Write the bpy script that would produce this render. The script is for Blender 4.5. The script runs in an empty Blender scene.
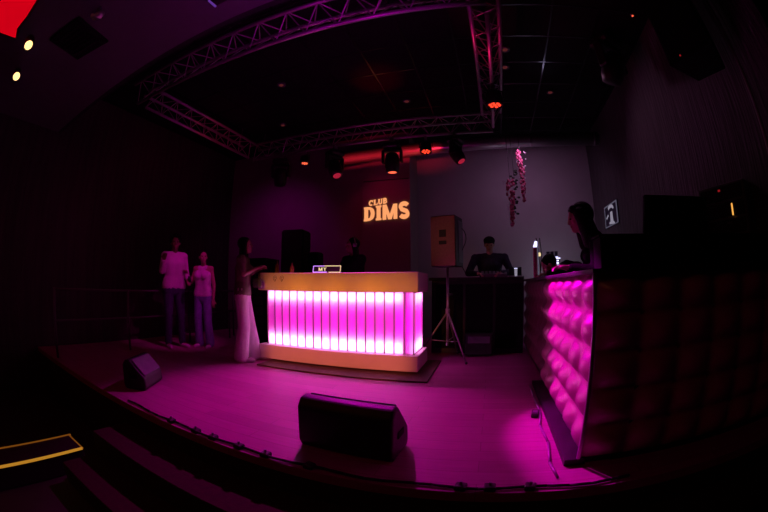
import bpy, math, random
from mathutils import Vector, Matrix, Euler
random.seed(7)
R = math.radians
SC = bpy.context.scene
COL = SC.collection

# ------------------------------------------------------------------ materials
def new_mat(name):
    m = bpy.data.materials.new(name); m.use_nodes = True
    nt = m.node_tree; nt.nodes.clear()
    return m, nt, nt.nodes, nt.links

def mat(name, col, rough=.6, metal=0., var=.12, scale=12., bump=0., bscale=60., stretch=(1, 1, 1), spec=.5, coat=0.):
    m, nt, N, L = new_mat(name)
    out = N.new('ShaderNodeOutputMaterial'); b = N.new('ShaderNodeBsdfPrincipled')
    tc = N.new('ShaderNodeTexCoord'); mp = N.new('ShaderNodeMapping'); mp.inputs['Scale'].default_value = stretch
    L.new(tc.outputs['Object'], mp.inputs[0])
    ns = N.new('ShaderNodeTexNoise'); ns.inputs['Scale'].default_value = scale; ns.inputs['Detail'].default_value = 3
    L.new(mp.outputs[0], ns.inputs['Vector'])
    rp = N.new('ShaderNodeValToRGB')
    rp.color_ramp.elements[0].position = .3; rp.color_ramp.elements[1].position = .7
    rp.color_ramp.elements[0].color = tuple(c * (1 - var) for c in col) + (1,)
    rp.color_ramp.elements[1].color = tuple(min(1, c * (1 + var)) for c in col) + (1,)
    L.new(ns.outputs['Fac'], rp.inputs[0]); L.new(rp.outputs[0], b.inputs['Base Color'])
    b.inputs['Roughness'].default_value = rough; b.inputs['Metallic'].default_value = metal
    b.inputs['Specular IOR Level'].default_value = spec
    if coat: b.inputs['Coat Weight'].default_value = coat
    if bump:
        n2 = N.new('ShaderNodeTexNoise'); n2.inputs['Scale'].default_value = bscale
        L.new(mp.outputs[0], n2.inputs['Vector'])
        bp = N.new('ShaderNodeBump'); bp.inputs['Strength'].default_value = bump; bp.inputs['Distance'].default_value = .01
        L.new(n2.outputs['Fac'], bp.inputs['Height']); L.new(bp.outputs[0], b.inputs['Normal'])
    L.new(b.outputs[0], out.inputs[0])
    return m

def glow(name, col, strength):
    m, nt, N, L = new_mat(name)
    out = N.new('ShaderNodeOutputMaterial'); e = N.new('ShaderNodeEmission')
    e.inputs[0].default_value = tuple(col) + (1,); e.inputs[1].default_value = strength
    L.new(e.outputs[0], out.inputs[0]); return m

def floor_wood():
    m, nt, N, L = new_mat('stage_boards')
    out = N.new('ShaderNodeOutputMaterial'); b = N.new('ShaderNodeBsdfPrincipled')
    tc = N.new('ShaderNodeTexCoord')
    br = N.new('ShaderNodeTexBrick'); br.inputs['Scale'].default_value = 1.0
    br.inputs['Brick Width'].default_value = 1.5; br.inputs['Row Height'].default_value = .14
    br.inputs['Mortar Size'].default_value = .002; br.offset = .37
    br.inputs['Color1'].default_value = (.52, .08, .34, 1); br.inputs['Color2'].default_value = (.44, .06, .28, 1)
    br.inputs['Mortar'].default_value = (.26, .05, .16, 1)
    L.new(tc.outputs['Object'], br.inputs['Vector'])
    mp = N.new('ShaderNodeMapping'); mp.inputs['Scale'].default_value = (1.2, 14, 1)
    L.new(tc.outputs['Object'], mp.inputs[0])
    ns = N.new('ShaderNodeTexNoise'); ns.inputs['Scale'].default_value = 3; ns.inputs['Detail'].default_value = 6
    L.new(mp.outputs[0], ns.inputs['Vector'])
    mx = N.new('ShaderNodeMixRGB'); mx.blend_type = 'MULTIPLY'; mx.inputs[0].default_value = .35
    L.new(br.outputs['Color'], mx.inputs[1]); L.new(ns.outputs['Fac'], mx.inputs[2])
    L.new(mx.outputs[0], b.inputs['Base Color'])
    b.inputs['Roughness'].default_value = .55; b.inputs['Specular IOR Level'].default_value = .3
    L.new(b.outputs[0], out.inputs[0]); return m

def fluted(name, col, freq, depth):
    m, nt, N, L = new_mat(name)
    out = N.new('ShaderNodeOutputMaterial'); b = N.new('ShaderNodeBsdfPrincipled')
    tc = N.new('ShaderNodeTexCoord'); mp = N.new('ShaderNodeMapping'); mp.inputs['Scale'].default_value = (1, 1, .06)
    L.new(tc.outputs['Object'], mp.inputs[0])
    ns = N.new('ShaderNodeTexNoise'); ns.inputs['Scale'].default_value = freq; ns.inputs['Detail'].default_value = 3
    L.new(mp.outputs[0], ns.inputs['Vector'])
    rp = N.new('ShaderNodeValToRGB')
    rp.color_ramp.elements[0].position = .35; rp.color_ramp.elements[1].position = .65
    rp.color_ramp.elements[0].color = tuple(c * .6 for c in col) + (1,); rp.color_ramp.elements[1].color = tuple(col) + (1,)
    L.new(ns.outputs['Fac'], rp.inputs[0]); L.new(rp.outputs[0], b.inputs['Base Color'])
    bp = N.new('ShaderNodeBump'); bp.inputs['Strength'].default_value = depth; bp.inputs['Distance'].default_value = .03
    L.new(ns.outputs['Fac'], bp.inputs['Height']); L.new(bp.outputs[0], b.inputs['Normal'])
    b.inputs['Roughness'].default_value = .8
    L.new(b.outputs[0], out.inputs[0]); return m

def acrylic():
    m, nt, N, L = new_mat('frosted_acrylic')
    out = N.new('ShaderNodeOutputMaterial'); t = N.new('ShaderNodeBsdfTranslucent'); g = N.new('ShaderNodeBsdfDiffuse')
    tc = N.new('ShaderNodeTexCoord'); ns = N.new('ShaderNodeTexNoise'); ns.inputs['Scale'].default_value = 9
    L.new(tc.outputs['Object'], ns.inputs['Vector'])
    rp = N.new('ShaderNodeValToRGB'); rp.color_ramp.elements[0].color = (.78, .78, .78, 1); rp.color_ramp.elements[1].color = (.92, .92, .92, 1)
    L.new(ns.outputs['Fac'], rp.inputs[0]); L.new(rp.outputs[0], t.inputs[0])
    g.inputs[0].default_value = (.6, .6, .6, 1)
    mx = N.new('ShaderNodeMixShader'); mx.inputs[0].default_value = .05
    L.new(t.outputs[0], mx.inputs[1]); L.new(g.outputs[0], mx.inputs[2]); L.new(mx.outputs[0], out.inputs[0]); return m

def clear_face():
    m, nt, N, L = new_mat('clear_acrylic_face')
    out = N.new('ShaderNodeOutputMaterial'); t = N.new('ShaderNodeBsdfTransparent'); t.inputs[0].default_value = (.97, .97, .97, 1)
    L.new(t.outputs[0], out.inputs[0]); return m

def glass(name, col):
    m, nt, N, L = new_mat(name)
    out = N.new('ShaderNodeOutputMaterial'); b = N.new('ShaderNodeBsdfPrincipled')
    b.inputs['Base Color'].default_value = tuple(col) + (1,); b.inputs['Transmission Weight'].default_value = .9
    b.inputs['Roughness'].default_value = .08; L.new(b.outputs[0], out.inputs[0]); return m

M = dict(
    black=mat('black_paint', (.012, .011, .013), .5),
    blackmatte=mat('black_matte', (.006, .006, .007), .9, spec=.2),
    ceiling=mat('black_ceiling_tile', (.010, .010, .012), .9, bump=.2, spec=.2),
    tbar=mat('ceiling_grid_metal', (.05, .05, .06), .25, .8),
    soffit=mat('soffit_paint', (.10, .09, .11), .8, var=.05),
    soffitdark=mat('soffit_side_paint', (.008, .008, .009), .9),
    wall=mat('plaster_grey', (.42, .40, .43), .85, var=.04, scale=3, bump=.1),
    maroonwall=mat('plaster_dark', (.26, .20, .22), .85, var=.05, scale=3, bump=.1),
    leftwall=fluted('left_curtain', (.05, .035, .04), 16, .5),
    rightwall=fluted('right_fluted_cladding', (.11, .10, .11), 34, .9),
    floor=floor_wood(),
    stageface=mat('stage_face_carpet', (.035, .016, .005), .95, var=.2, scale=20, bump=.3),
    hallfloor=mat('hall_floor', (.03, .022, .02), .7, var=.2, scale=4),
    white=mat('white_laminate', (.80, .74, .68), .5, var=.02),
    platform=mat('brown_board', (.09, .04, .025), .7),
    acrylic=acrylic(), clearface=clear_face(),
    alu=mat('truss_aluminium', (.52, .50, .52), .42, .75, var=.08),
    duct=mat('duct_metal', (.50, .49, .52), .34, .75, var=.1, scale=5),
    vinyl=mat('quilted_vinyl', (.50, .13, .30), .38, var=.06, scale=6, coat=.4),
    vinyldark=mat('quilted_vinyl_dark', (.14, .04, .06), .45, var=.06, scale=6, coat=.2),  # darkened vinyl: the rear booth's dimness is put into the colour
    chrome=mat('edge_trim_metal', (.6, .58, .6), .3, .8),
    skin=mat('skin', (.42, .25, .19), .55, var=.05),
    skindark=mat('skin_brown', (.22, .12, .08), .55, var=.05),
    hair=mat('hair_black', (.012, .009, .009), .5, var=.3, scale=60, stretch=(6, 6, .6), bump=.4, spec=.12),
    hairbrown=mat('hair_brown', (.05, .028, .02), .5, var=.3, scale=60, stretch=(6, 6, .6), bump=.4, spec=.12),
    shirtpale=mat('pale_shirt_cotton', (.62, .55, .58), .85, var=.06, bump=.3, bscale=30),
    tank=mat('white_knit', (.70, .64, .68), .85, bump=.3, bscale=80),
    denim=mat('dark_denim', (.05, .05, .11), .85, var=.2, bump=.3, bscale=90),
    denimlight=mat('light_blue_denim', (.22, .22, .46), .85, var=.15, bump=.3, bscale=90),
    whitecloth=mat('white_trousers', (.78, .74, .78), .8, var=.04, bump=.3, bscale=20),
    olive=mat('olive_top', (.15, .16, .09), .85, bump=.3),
    blacktee=mat('black_cotton', (.012, .011, .014), .9, bump=.3, spec=.1),
    navy=mat('navy_cotton', (.025, .022, .06), .85, bump=.3),
    shoe=mat('white_shoe_leather', (.75, .72, .75), .5),
    eye=mat('eye', (.03, .02, .02), .2),
    lip=mat('lip', (.35, .10, .10), .5),
    railmetal=mat('railing_metal', (.12, .10, .12), .5, .4),
    brown=mat('speaker_grille_brown', (.30, .19, .10), .7, var=.1, scale=50),
    grey=mat('grey_plastic', (.12, .12, .14), .5),
    steel=mat('painted_steel', (.30, .26, .30), .4, .5),
    ribbon=mat('pink_petals', (.55, .10, .22), .7, var=.25, scale=40),
    bead=mat('clear_beads', (.55, .45, .55), .25),
    gobo=mat('poster_ground', (.05, .05, .09), .6, var=.4, scale=18),
    bottle=mat('amber_bottle', (.30, .13, .05), .2, var=.1),
    cloth=mat('foliage_dark', (.03, .045, .03), .7),
    sign=glow('sign_light', (1.0, .37, .14), 1.0),
    redlens=glow('red_lamp', (1.0, .05, .02), 1.6),
    orangelens=glow('orange_lamp', (1.0, .13, .06), 1.4),
    dimlens=glow('dim_red_lamp', (1.0, .16, .18), .07),
    pinklens=glow('pink_lamp', (1.0, .03, .10), .35),
    warmlamp=glow('warm_lamp', (1.0, .62, .22), 2.2),
    redpanel=glow('red_ceiling_light', (.62, .0, .008), 1.0),
    led=glow('amber_led', (1.0, .42, .04), .45),
    leddim=glow('amber_led_far', (1.0, .30, .03), .16),
    whiteled=glow('white_blue_led', (.65, .62, 1.0), 2.0),
    purpleled=glow('purple_led', (.62, .25, 1.0), 1.3),
    yellowled=glow('yellow_led', (1.0, .75, .38), 1.0),
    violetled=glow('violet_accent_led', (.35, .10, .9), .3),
    amberdot=glow('amber_indicator', (1.0, .45, .08), 1.1),
    reddot=glow('red_indicator', (1.0, .03, .04), .25),
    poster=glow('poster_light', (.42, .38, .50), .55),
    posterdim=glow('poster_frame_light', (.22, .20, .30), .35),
    clear=glass('clear_glass', (.9, .9, 1)),
)

# ------------------------------------------------------------------ mesh builder
class MB:
    def __init__(s): s.v = []; s.f = []; s.X = Matrix.Identity(4)
    def add(s, vs, fs):
        n = len(s.v); s.v += [tuple(s.X @ Vector(p)) for p in vs]; s.f += [tuple(n + i for i in f) for f in fs]; return s
    def box(s, x0, x1, y0, y1, z0, z1, b=0.):
        if b <= 0:
            vs = [(x, y, z) for z in (z0, z1) for y in (y0, y1) for x in (x0, x1)]
            return s.add(vs, [(0, 2, 3, 1), (4, 5, 7, 6), (0, 1, 5, 4), (1, 3, 7, 5), (3, 2, 6, 7), (2, 0, 4, 6)])
        # chamfered box: three point loops
        b = min(b, (x1 - x0) * .49, (y1 - y0) * .49, (z1 - z0) * .49)
        idx = {}; vs = []
        for sx in (0, 1):
            for sy in (0, 1):
                for sz in (0, 1):
                    for k in range(3):
                        x, y, z = (x0, x1)[sx], (y0, y1)[sy], (z0, z1)[sz]
                        if k != 0: x += b * (1 - 2 * sx)
                        if k != 1: y += b * (1 - 2 * sy)
                        if k != 2: z += b * (1 - 2 * sz)
                        idx[sx, sy, sz, k] = len(vs); vs.append((x, y, z))
        fs = []
        for k in range(3):
            for sd in (0, 1):
                q = []
                for a, c in ((0, 0), (1, 0), (1, 1), (0, 1)):
                    t = [a, c]; t.insert(k, sd); q.append(idx[t[0], t[1], t[2], k])
                flip = (sd == 0) ^ (k == 1)
                fs.append(tuple(q[::-1]) if flip else tuple(q))
        for k in range(3):
            o = [i for i in range(3) if i != k]
            for a in (0, 1):
                for c in (0, 1):
                    def g(e, kk):
                        t = [0, 0, 0]; t[k] = e; t[o[0]] = a; t[o[1]] = c; return idx[t[0], t[1], t[2], kk]
                    q = (g(0, o[0]), g(1, o[0]), g(1, o[1]), g(0, o[1]))
                    fs.append(q if (a == c) ^ (k == 1) ^ True else q[::-1])
        for sx in (0, 1):
            for sy in (0, 1):
                for sz in (0, 1):
                    q = (idx[sx, sy, sz, 0], idx[sx, sy, sz, 1], idx[sx, sy, sz, 2])
                    fs.append(q if (sx + sy + sz) % 2 else q[::-1])
        return s.add(vs, fs)
    def tube(s, a, b, r0, r1=None, n=10, cap=True):
        a = Vector(a); b = Vector(b); r1 = r0 if r1 is None else r1
        d = (b - a).normalized(); u = d.orthogonal().normalized(); w = d.cross(u)
        vs = []
        for p, r in ((a, r0), (b, r1)):
            for i in range(n):
                t = 2 * math.pi * i / n; vs.append(p + u * (r * math.cos(t)) + w * (r * math.sin(t)))
        fs = [(i, (i + 1) % n, n + (i + 1) % n, n + i) for i in range(n)]
        if cap: fs += [tuple(range(n))[::-1], tuple(range(n, 2 * n))]
        return s.add(vs, fs)
    def path(s, pts, r, n=8):
        for a, b in zip(pts, pts[1:]): s.tube(a, b, r, n=n)
        return s
    def ell(s, c, r, nu=16, nv=10):
        if not hasattr(r, '__len__'): r = (r, r, r)
        vs = [(c[0], c[1], c[2] - r[2])]
        for j in range(1, nv):
            ph = -math.pi / 2 + math.pi * j / nv
            for i in range(nu):
                t = 2 * math.pi * i / nu
                vs.append((c[0] + r[0] * math.cos(ph) * math.cos(t), c[1] + r[1] * math.cos(ph) * math.sin(t), c[2] + r[2] * math.sin(ph)))
        vs.append((c[0], c[1], c[2] + r[2])); fs = []
        for i in range(nu):
            fs.append((0, 1 + (i + 1) % nu, 1 + i)); L0 = 1 + (nv - 2) * nu
            fs.append((L0 + i, L0 + (i + 1) % nu, len(vs) - 1))
        for j in range(nv - 2):
            for i in range(nu):
                a = 1 + j * nu; fs.append((a + i, a + (i + 1) % nu, a + nu + (i + 1) % nu, a + nu + i))
        return s.add(vs, fs)
    def cap(s, a, b, r0, r1=None, n=12, k=4):           # tapered capsule with round ends
        a = Vector(a); b = Vector(b); r1 = r0 if r1 is None else r1
        d = (b - a)
        d = d.normalized() if d.length > 1e-6 else Vector((0, 0, 1))
        u = d.orthogonal().normalized(); w = d.cross(u); rings = []
        for j in range(1, k + 1):
            t = math.pi / 2 * j / k; rings.append((a - d * r0 * math.cos(t), r0 * math.sin(t)))
        for j in range(k, 0, -1):
            t = math.pi / 2 * j / k; rings.append((b + d * r1 * math.cos(t), r1 * math.sin(t)))
        vs = [a - d * r0]
        for p, r in rings:
            for i in range(n):
                t = 2 * math.pi * i / n; vs.append(p + u * (r * math.cos(t)) + w * (r * math.sin(t)))
        vs.append(b + d * r1); fs = []
        for i in range(n):
            fs.append((0, 1 + (i + 1) % n, 1 + i)); L0 = 1 + (len(rings) - 1) * n
            fs.append((L0 + i, L0 + (i + 1) % n, len(vs) - 1))
        for j in range(len(rings) - 1):
            for i in range(n):
                q = 1 + j * n; fs.append((q + i, q + (i + 1) % n, q + n + (i + 1) % n, q + n + i))
        return s.add(vs, fs)
    def prism(s, prof, x0, x1):                          # profile in (y,z) extruded along x
        n = len(prof); vs = [(x0, y, z) for y, z in prof] + [(x1, y, z) for y, z in prof]
        return s.add(vs, [tuple(range(n))[::-1], tuple(range(n, 2 * n))] + [(i, (i + 1) % n, n + (i + 1) % n, n + i) for i in range(n)])
    def lathe(s, prof, c=(0, 0, 0), n=16):               # profile (r,z)
        vs = []; m = len(prof)
        for r, z in prof:
            for i in range(n):
                t = 2 * math.pi * i / n; vs.append((c[0] + r * math.cos(t), c[1] + r * math.sin(t), c[2] + z))
        fs = [(j * n + i, j * n + (i + 1) % n, (j + 1) * n + (i + 1) % n, (j + 1) * n + i) for j in range(m - 1) for i in range(n)]
        fs += [tuple(range(n))[::-1], tuple(range((m - 1) * n, m * n))]
        return s.add(vs, fs)
    def build(s, name, m, parent=None, smooth=False, bevel=0.):
        me = bpy.data.meshes.new(name); me.from_pydata(s.v, [], s.f); me.update()
        me.materials.append(M[m] if isinstance(m, str) else m)
        if smooth:
            for p in me.polygons: p.use_smooth = True
        o = bpy.data.objects.new(name, me); COL.objects.link(o)
        if parent: o.parent = parent
        if bevel:
            b = o.modifiers.new('edge', 'BEVEL'); b.width = bevel; b.segments = 3; b.limit_method = 'ANGLE'
        return o
    def remesh(s, name, m, parent, vox=.008, it=4):      # union of all the volumes as one smooth skin
        me = bpy.data.meshes.new(name); me.from_pydata(s.v, [], s.f); me.update()
        t = bpy.data.objects.new('tmp', me); COL.objects.link(t)
        r = t.modifiers.new('r', 'REMESH'); r.mode = 'VOXEL'; r.voxel_size = vox; r.use_smooth_shade = True
        q = t.modifiers.new('s', 'SMOOTH'); q.factor = .5; q.iterations = it
        dg = bpy.context.evaluated_depsgraph_get(); dg.update()
        n = bpy.data.meshes.new_from_object(t.evaluated_get(dg)); n.name = name
        bpy.data.objects.remove(t); bpy.data.meshes.remove(me)
        n.materials.clear(); n.materials.append(M[m])
        for p in n.polygons: p.use_smooth = True
        o = bpy.data.objects.new(name, n); COL.objects.link(o)
        if parent: o.parent = parent
        return o

def tag(o, label=None, cat=None, group=None, kind=None):
    if label: o['label'] = label
    if cat: o['category'] = cat
    if group: o['group'] = group
    if kind: o['kind'] = kind
    return o
def thing(name, label, cat, loc=(0, 0, 0), rz=0., group=None):
    o = bpy.data.objects.new(name, None); COL.objects.link(o); o.empty_display_size = .1
    o.location = loc; o.rotation_euler = (0, 0, rz); return tag(o, label, cat, group)
def struct(name, mb, m, smooth=False):
    o = mb.build(name, m, smooth=smooth); o['kind'] = 'structure'; return o
def copy_tree(o, parent=None):
    c = o.copy(); COL.objects.link(c); c.parent = parent
    for ch in list(o.children): copy_tree(ch, c)
    return c

# ------------------------------------------------------------------ the room (origin: stage floor level under the camera)
XL, XR, YB, YM, ZC, ZS, ZF = -5.65, 2.30, 7.10, 6.40, 4.0, 3.2, -.60
YE = 1.59                                               # stage edge
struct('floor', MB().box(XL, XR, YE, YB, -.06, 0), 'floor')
struct('floor_hall', MB().box(XL, XR + .8, -3, YE, ZF - .1, ZF), 'hallfloor')
st = MB()
st.box(XL, XR, YE - .002, YE + .10, ZF, -.06)
st.box(-2.80, XR, 1.19, YE - .002, ZF, -.20, .008)
st.box(-2.80, XR, .79, 1.19, ZF, -.40, .008)
struct('trim_1', st, 'stageface')
struct('ceiling', MB().box(XL, XR, 1.70, YB, ZC, ZC + .1), 'ceiling')
struct('ceiling_hall', MB().box(XL, XR + .8, -3, 1.64, ZS, ZS + .1), 'soffit')
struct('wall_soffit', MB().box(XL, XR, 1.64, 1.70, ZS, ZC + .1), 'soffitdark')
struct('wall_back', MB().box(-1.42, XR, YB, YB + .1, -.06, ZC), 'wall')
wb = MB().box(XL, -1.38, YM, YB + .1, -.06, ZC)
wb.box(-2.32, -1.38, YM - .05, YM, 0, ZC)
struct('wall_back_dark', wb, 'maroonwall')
struct('wall_left', MB().box(XL - .1, XL, -3, YM, ZF, ZC), 'leftwall')
struct('wall_right', MB().box(XR, XR + .1, 1.2, YB + .1, ZF, ZC + .1), 'rightwall')
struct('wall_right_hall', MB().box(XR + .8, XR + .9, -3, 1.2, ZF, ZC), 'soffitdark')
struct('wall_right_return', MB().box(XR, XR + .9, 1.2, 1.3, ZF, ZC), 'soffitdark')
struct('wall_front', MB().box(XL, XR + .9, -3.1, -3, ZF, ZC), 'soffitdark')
g = MB()
x = -1.38 - .6 * 7
while x < XR:
    if x > XL: g.box(x - .012, x + .012, 1.72, YB, ZC - .006, ZC)
    x += .6
y = 1.79
while y < YB:
    g.box(XL, XR, y - .012, y + .012, ZC - .007, ZC - .001); y += .6
struct('trim_2', g, 'tbar')
# seam line above the sign and dark recess line on the dark wall
struct('trim_3', MB().box(-2.30, -1.40, YM - .056, YM - .05, 3.03, 3.05), 'black')

# ceiling fittings -----------------------------------------------------------
def downlight(loc, label, lens, r=.055, z=None, group='recessed ceiling spots'):
    t = thing('ceiling_spot', label, 'ceiling light', loc, 0, group)
    MB().lathe([(r * .7, -.03), (r * 1.25, -.03), (r * 1.25, -.012), (r * 1.1, 0), (r * .7, 0)]).build('rim', 'grey', t, True)
    MB().lathe([(r * .05, -.034), (r * .62, -.034), (r * .68, -.028), (r * .1, -.027)]).build('lens', lens, t, True)
for xx, yy, lb, ln in [(-1.12, 5.07, 'pink-lit round ceiling spot nearest the rear truss middle', 'dimlens'),
                       (-3.49, 5.17, 'faint red ceiling spot inside the rig, left of the middle', 'dimlens'),
                       (-5.2, 5.05, 'red glowing ceiling spot beyond the left truss', 'pinklens'),
                       (1.21, 5.03, 'ceiling spot above the grey wall, right of the truss', 'dimlens'),
                       (.46, 3.86, 'upper of two ceiling spots beside the right truss', 'dimlens'),
                       (.46, 4.29, 'lower of two ceiling spots beside the right truss', 'dimlens'),
                       (2.05, 3.0, 'small orange ceiling spot over the right wall', 'orangelens'),
                       (-2.75, 3.9, 'barely lit ceiling spot between left truss and centre', 'dimlens')]:
    downlight((xx, yy, ZC), lb, ln, .055 if ln == 'dimlens' else .045 if ln == 'pinklens' else .022)

# warm lamps and red light at the hall ceiling, upper left
def hall_lamp(loc, tilt, label):
    t = thing('hall_spotlight', label, 'spotlight', loc, 0, 'warm spotlights under the hall ceiling')
    t.rotation_euler = tilt
    MB().tube((0, 0, -.0), (0, 0, .08), .012).build('bracket', 'black', t)
    MB().lathe([(.035, -.02), (.06, -.02), (.062, -.15), (.05, -.15), (.048, -.03)]).build('housing', 'black', t, True)
    MB().lathe([(.01, -.142), (.047, -.142), (.047, -.150), (.01, -.153)]).build('lens', 'warmlamp', t, True)
hall_lamp((-3.42, .23, ZS - .08), (R(5), R(-38), 0), 'bright warm spotlight beside the red ceiling light')
hall_lamp((-4.13, .31, ZS - .08), (R(5), R(-45), 0), 'bright warm spotlight further from the red ceiling light, lower in view')
red = [(-4.3, -.55), (-3.62, -.19), (-3.60, .07), (-3.42, .02), (-3.18, .05), (-2.93, .05), (-2.5, .06), (-2.5, -.9), (-4.3, -.9)]
rl = thing('ceiling_light_box', 'large glowing red light box in the hall ceiling corner', 'ceiling light')
b = MB(); n = len(red); b.add([(p[0], p[1], ZS - .03) for p in red] + [(p[0], p[1], ZS) for p in red], [tuple(range(n))[::-1], tuple(range(n, 2 * n))] + [(i, (i + 1) % n, n + (i + 1) % n, n + i) for i in range(n)])
b.build('diffuser', 'redpanel', rl)
b = MB()
for i in range(n): b.tube((red[i][0], red[i][1], ZS - .02), (red[(i + 1) % n][0], red[(i + 1) % n][1], ZS - .02), .018)
b.build('frame', 'black', rl)
ac = thing('air_vent', 'square black ceiling air unit in the dark purple soffit', 'air vent', (-3.17, .76, ZS), R(12))
MB().box(-.27, .27, -.25, .25, -.03, 0, .01).build('frame', 'blackmatte', ac)
b = MB()
for i in range(6): b.box(-.2, .2, -.17 + i * .06, -.15 + i * .06, -.042, -.028)
b.build('grille', 'black', ac)
pf = thing('ceiling_fixture', 'small purple-lit fixture hanging from the soffit, top left', 'spotlight', (-2.62, .69, ZS))
MB().tube((0, 0, 0), (0, 0, -.06), .02).build('stem', 'grey', pf)
b = MB(); b.tube((-.05, 0, -.08), (.05, .03, -.08), .035, n=12); b.tube((-.02, -.05, -.10), (.03, .05, -.10), .02)
b.build('head', 'chrome', pf, True)
pf = thing('ceiling_fixture', 'black fixture with a bright violet edge on the soffit, top middle', 'spotlight', (-1.72, 1.36, ZS))
MB().box(-.06, .10, -.05, .05, -.05, 0, .01).build('housing', 'black', pf)
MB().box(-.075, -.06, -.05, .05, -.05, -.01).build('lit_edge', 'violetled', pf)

# duct ------------------------------------------------------------------------
dt = thing('air_duct', 'long silver round air duct running under the ceiling along the back wall', 'air duct')
MB().tube((-3.0, 6.2, 3.50), (XR, 6.2, 3.66), .125, n=28).build('pipe', 'duct', dt, True)
for k in range(5):
    p = Vector((-2.9, 6.2, 3.503)).lerp(Vector((2.2, 6.2, 3.657)), k / 4)
    d = Vector((5.3, 0, .16)).normalized() * .02
    MB().tube(p - d, p + d, .131, n=28).build('joint_ring', 'steel', dt, True)

# truss rig -------------------------------------------------------------------
ZT = 3.40
def truss(label, a, b, n):
    a = Vector(a); b = Vector(b); t = thing('lighting_truss', label, 'truss', a, 0, 'aluminium trusses of the square lighting rig')
    d = (b - a); Lh = d.length; u = d.normalized(); s = Vector((-u.y, u.x, 0)); w = .145; hz = .25
    ch = [Vector((0, 0, 0)), s * w + Vector((0, 0, hz)), -s * w + Vector((0, 0, hz))]
    for c in ch: MB().tube(c, c + d, .024, n=12).build('chord', 'alu', t, True)
    br = MB(); st_ = Lh / n
    for i in range(n):
        p, q = u * (i * st_), u * ((i + .5) * st_); r = u * ((i + 1) * st_)
        for c in ch[1:]:
            br.tube(p, c + q, .007, n=6); br.tube(c + q, r, .007, n=6)
        br.tube(ch[1] + p, ch[2] + q, .007, n=6); br.tube(ch[2] + q, ch[1] + r, .007, n=6)
    br.build('bracing', 'alu', t)
    for e in (.12, Lh - .12):
        m_ = MB(); m_.tube(ch[1] + u * e, ch[1] + u * e + Vector((0, 0, ZC - ZT - hz)), .008, n=6)
        m_.build('hanger', 'grey', t)
    return t
TX0, TX1, TY0, TY1 = -4.17, .21, 2.35, 5.25
truss('front truss of the rig, lit magenta, nearest the soffit', (TX0, TY0, ZT), (TX1, TY0, ZT), 13)
truss('rear truss of the rig, along the row of moving lights', (TX0, TY1, ZT), (TX1, TY1, ZT), 13)
truss('left truss of the rig, above the standing couple', (TX0, TY0 + .16, ZT), (TX0, TY1 - .16, ZT), 8)
truss('right truss of the rig, red and violet lit', (TX1, TY0 + .16, ZT), (TX1, TY1 - .16, ZT), 8)

# stage lights ----------------------------------------------------------------
def moving_head(loc, rz, tilt, label, lens, s=1., cat='stage light'):
    t = thing('moving_head_light', label, cat, loc, rz, 'moving head lights hanging from the rear truss'); t.scale = (s, s, s)
    MB().box(-.03, .03, -.02, .02, -.06, .03, .005).build('clamp', 'steel', t)
    MB().box(-.11, .11, -.10, .10, -.13, -.06, .02).build('base', 'black', t)
    y = MB(); y.box(-.13, .13, -.04, .04, -.165, -.13, .01); y.box(-.135, -.105, -.04, .04, -.32, -.14, .01); y.box(.105, .135, -.04, .04, -.32, -.14, .01)
    y.build('yoke', 'black', t)
    h = bpy.data.objects.new('head', None)
    X = Matrix.Translation((0, 0, -.29)) @ Matrix.Rotation(tilt, 4, 'X')
    b = MB(); b.X = X; b.lathe([(.06, .10), (.085, .07), (.095, 0), (.09, -.08), (.075, -.15), (.06, -.152)], n=20)
    hd = b.build('head', 'black', t, True)
    b = MB(); b.X = X; b.lathe([(.005, -.158), (.05, -.157), (.055, -.150), (.01, -.150)], n=16); b.build('lens', lens, hd, True)
def par_can(loc, rz, tilt, label, lens, s=1.):
    t = thing('par_can', label, 'stage light', loc, rz, 'round LED par cans hanging from the rig'); t.scale = (s, s, s)
    MB().box(-.02, .02, -.02, .02, -.08, .03, .004).build('clamp', 'steel', t)
    y = MB(); y.path([(-.11, 0, -.20), (-.11, 0, -.10), (0, 0, -.08), (.11, 0, -.10), (.11, 0, -.20)], .008); y.build('bracket', 'black', t)
    X = Matrix.Translation((0, 0, -.20)) @ Matrix.Rotation(tilt, 4, 'X')
    b = MB(); b.X = X; b.lathe([(.05, .09), (.09, .06), (.10, -.02), (.10, -.09), (.09, -.09), (.088, -.07)], n=20)
    hd = b.build('housing', 'black', t, True)
    b = MB(); b.X = X
    for k in range(7):
        a = 2 * math.pi * k / 6; rr = .052 if k < 6 else 0
        b.ell((rr * math.cos(a), rr * math.sin(a), -.082), (.020, .020, .012), 10, 6)
    b.build('led_cluster', lens, hd, True)
moving_head((-1.42, 5.25, 3.37), 0, R(4), 'big black moving head pointing down, lens glowing pink, above the wall sign', 'orangelens', 1.25)
par_can((-.87, 5.25, 3.38), 0, R(-8), 'small round par can with red diodes, right of the big moving head', 'redlens', .95)
moving_head((-.40, 5.25, 3.37), R(70), R(-30), 'black moving head tilted to the right at the truss end', 'pinklens', 1.1)
moving_head((-2.42, 5.25, 3.37), R(60), R(-26), 'black moving head showing a red lens strip to the right, left of the red duct', 'pinklens', 1.25)
par_can((-3.0, 5.25, 3.38), 0, R(-2), 'small par can with a single orange glow, left of the red-lensed moving head', 'orangelens', .8)
moving_head((-3.50, 5.25, 3.37), R(20), R(8), 'unlit long black moving head over the tall loudspeaker', 'black', 1.3)
par_can((.21, 3.78, 3.38), R(10), R(4), 'round black par can with a ring of red diodes on the right truss', 'redlens', 1.05)
t = thing('moving_head_light', 'unlit black moving head under the ceiling near the right wall', 'stage light', (1.78, 3.55, 3.95), R(30)); t.scale = (1.7, 1.7, 1.7)
MB().tube((0, 0, 0), (0, 0, .03), .02).build('clamp', 'steel', t)
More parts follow.
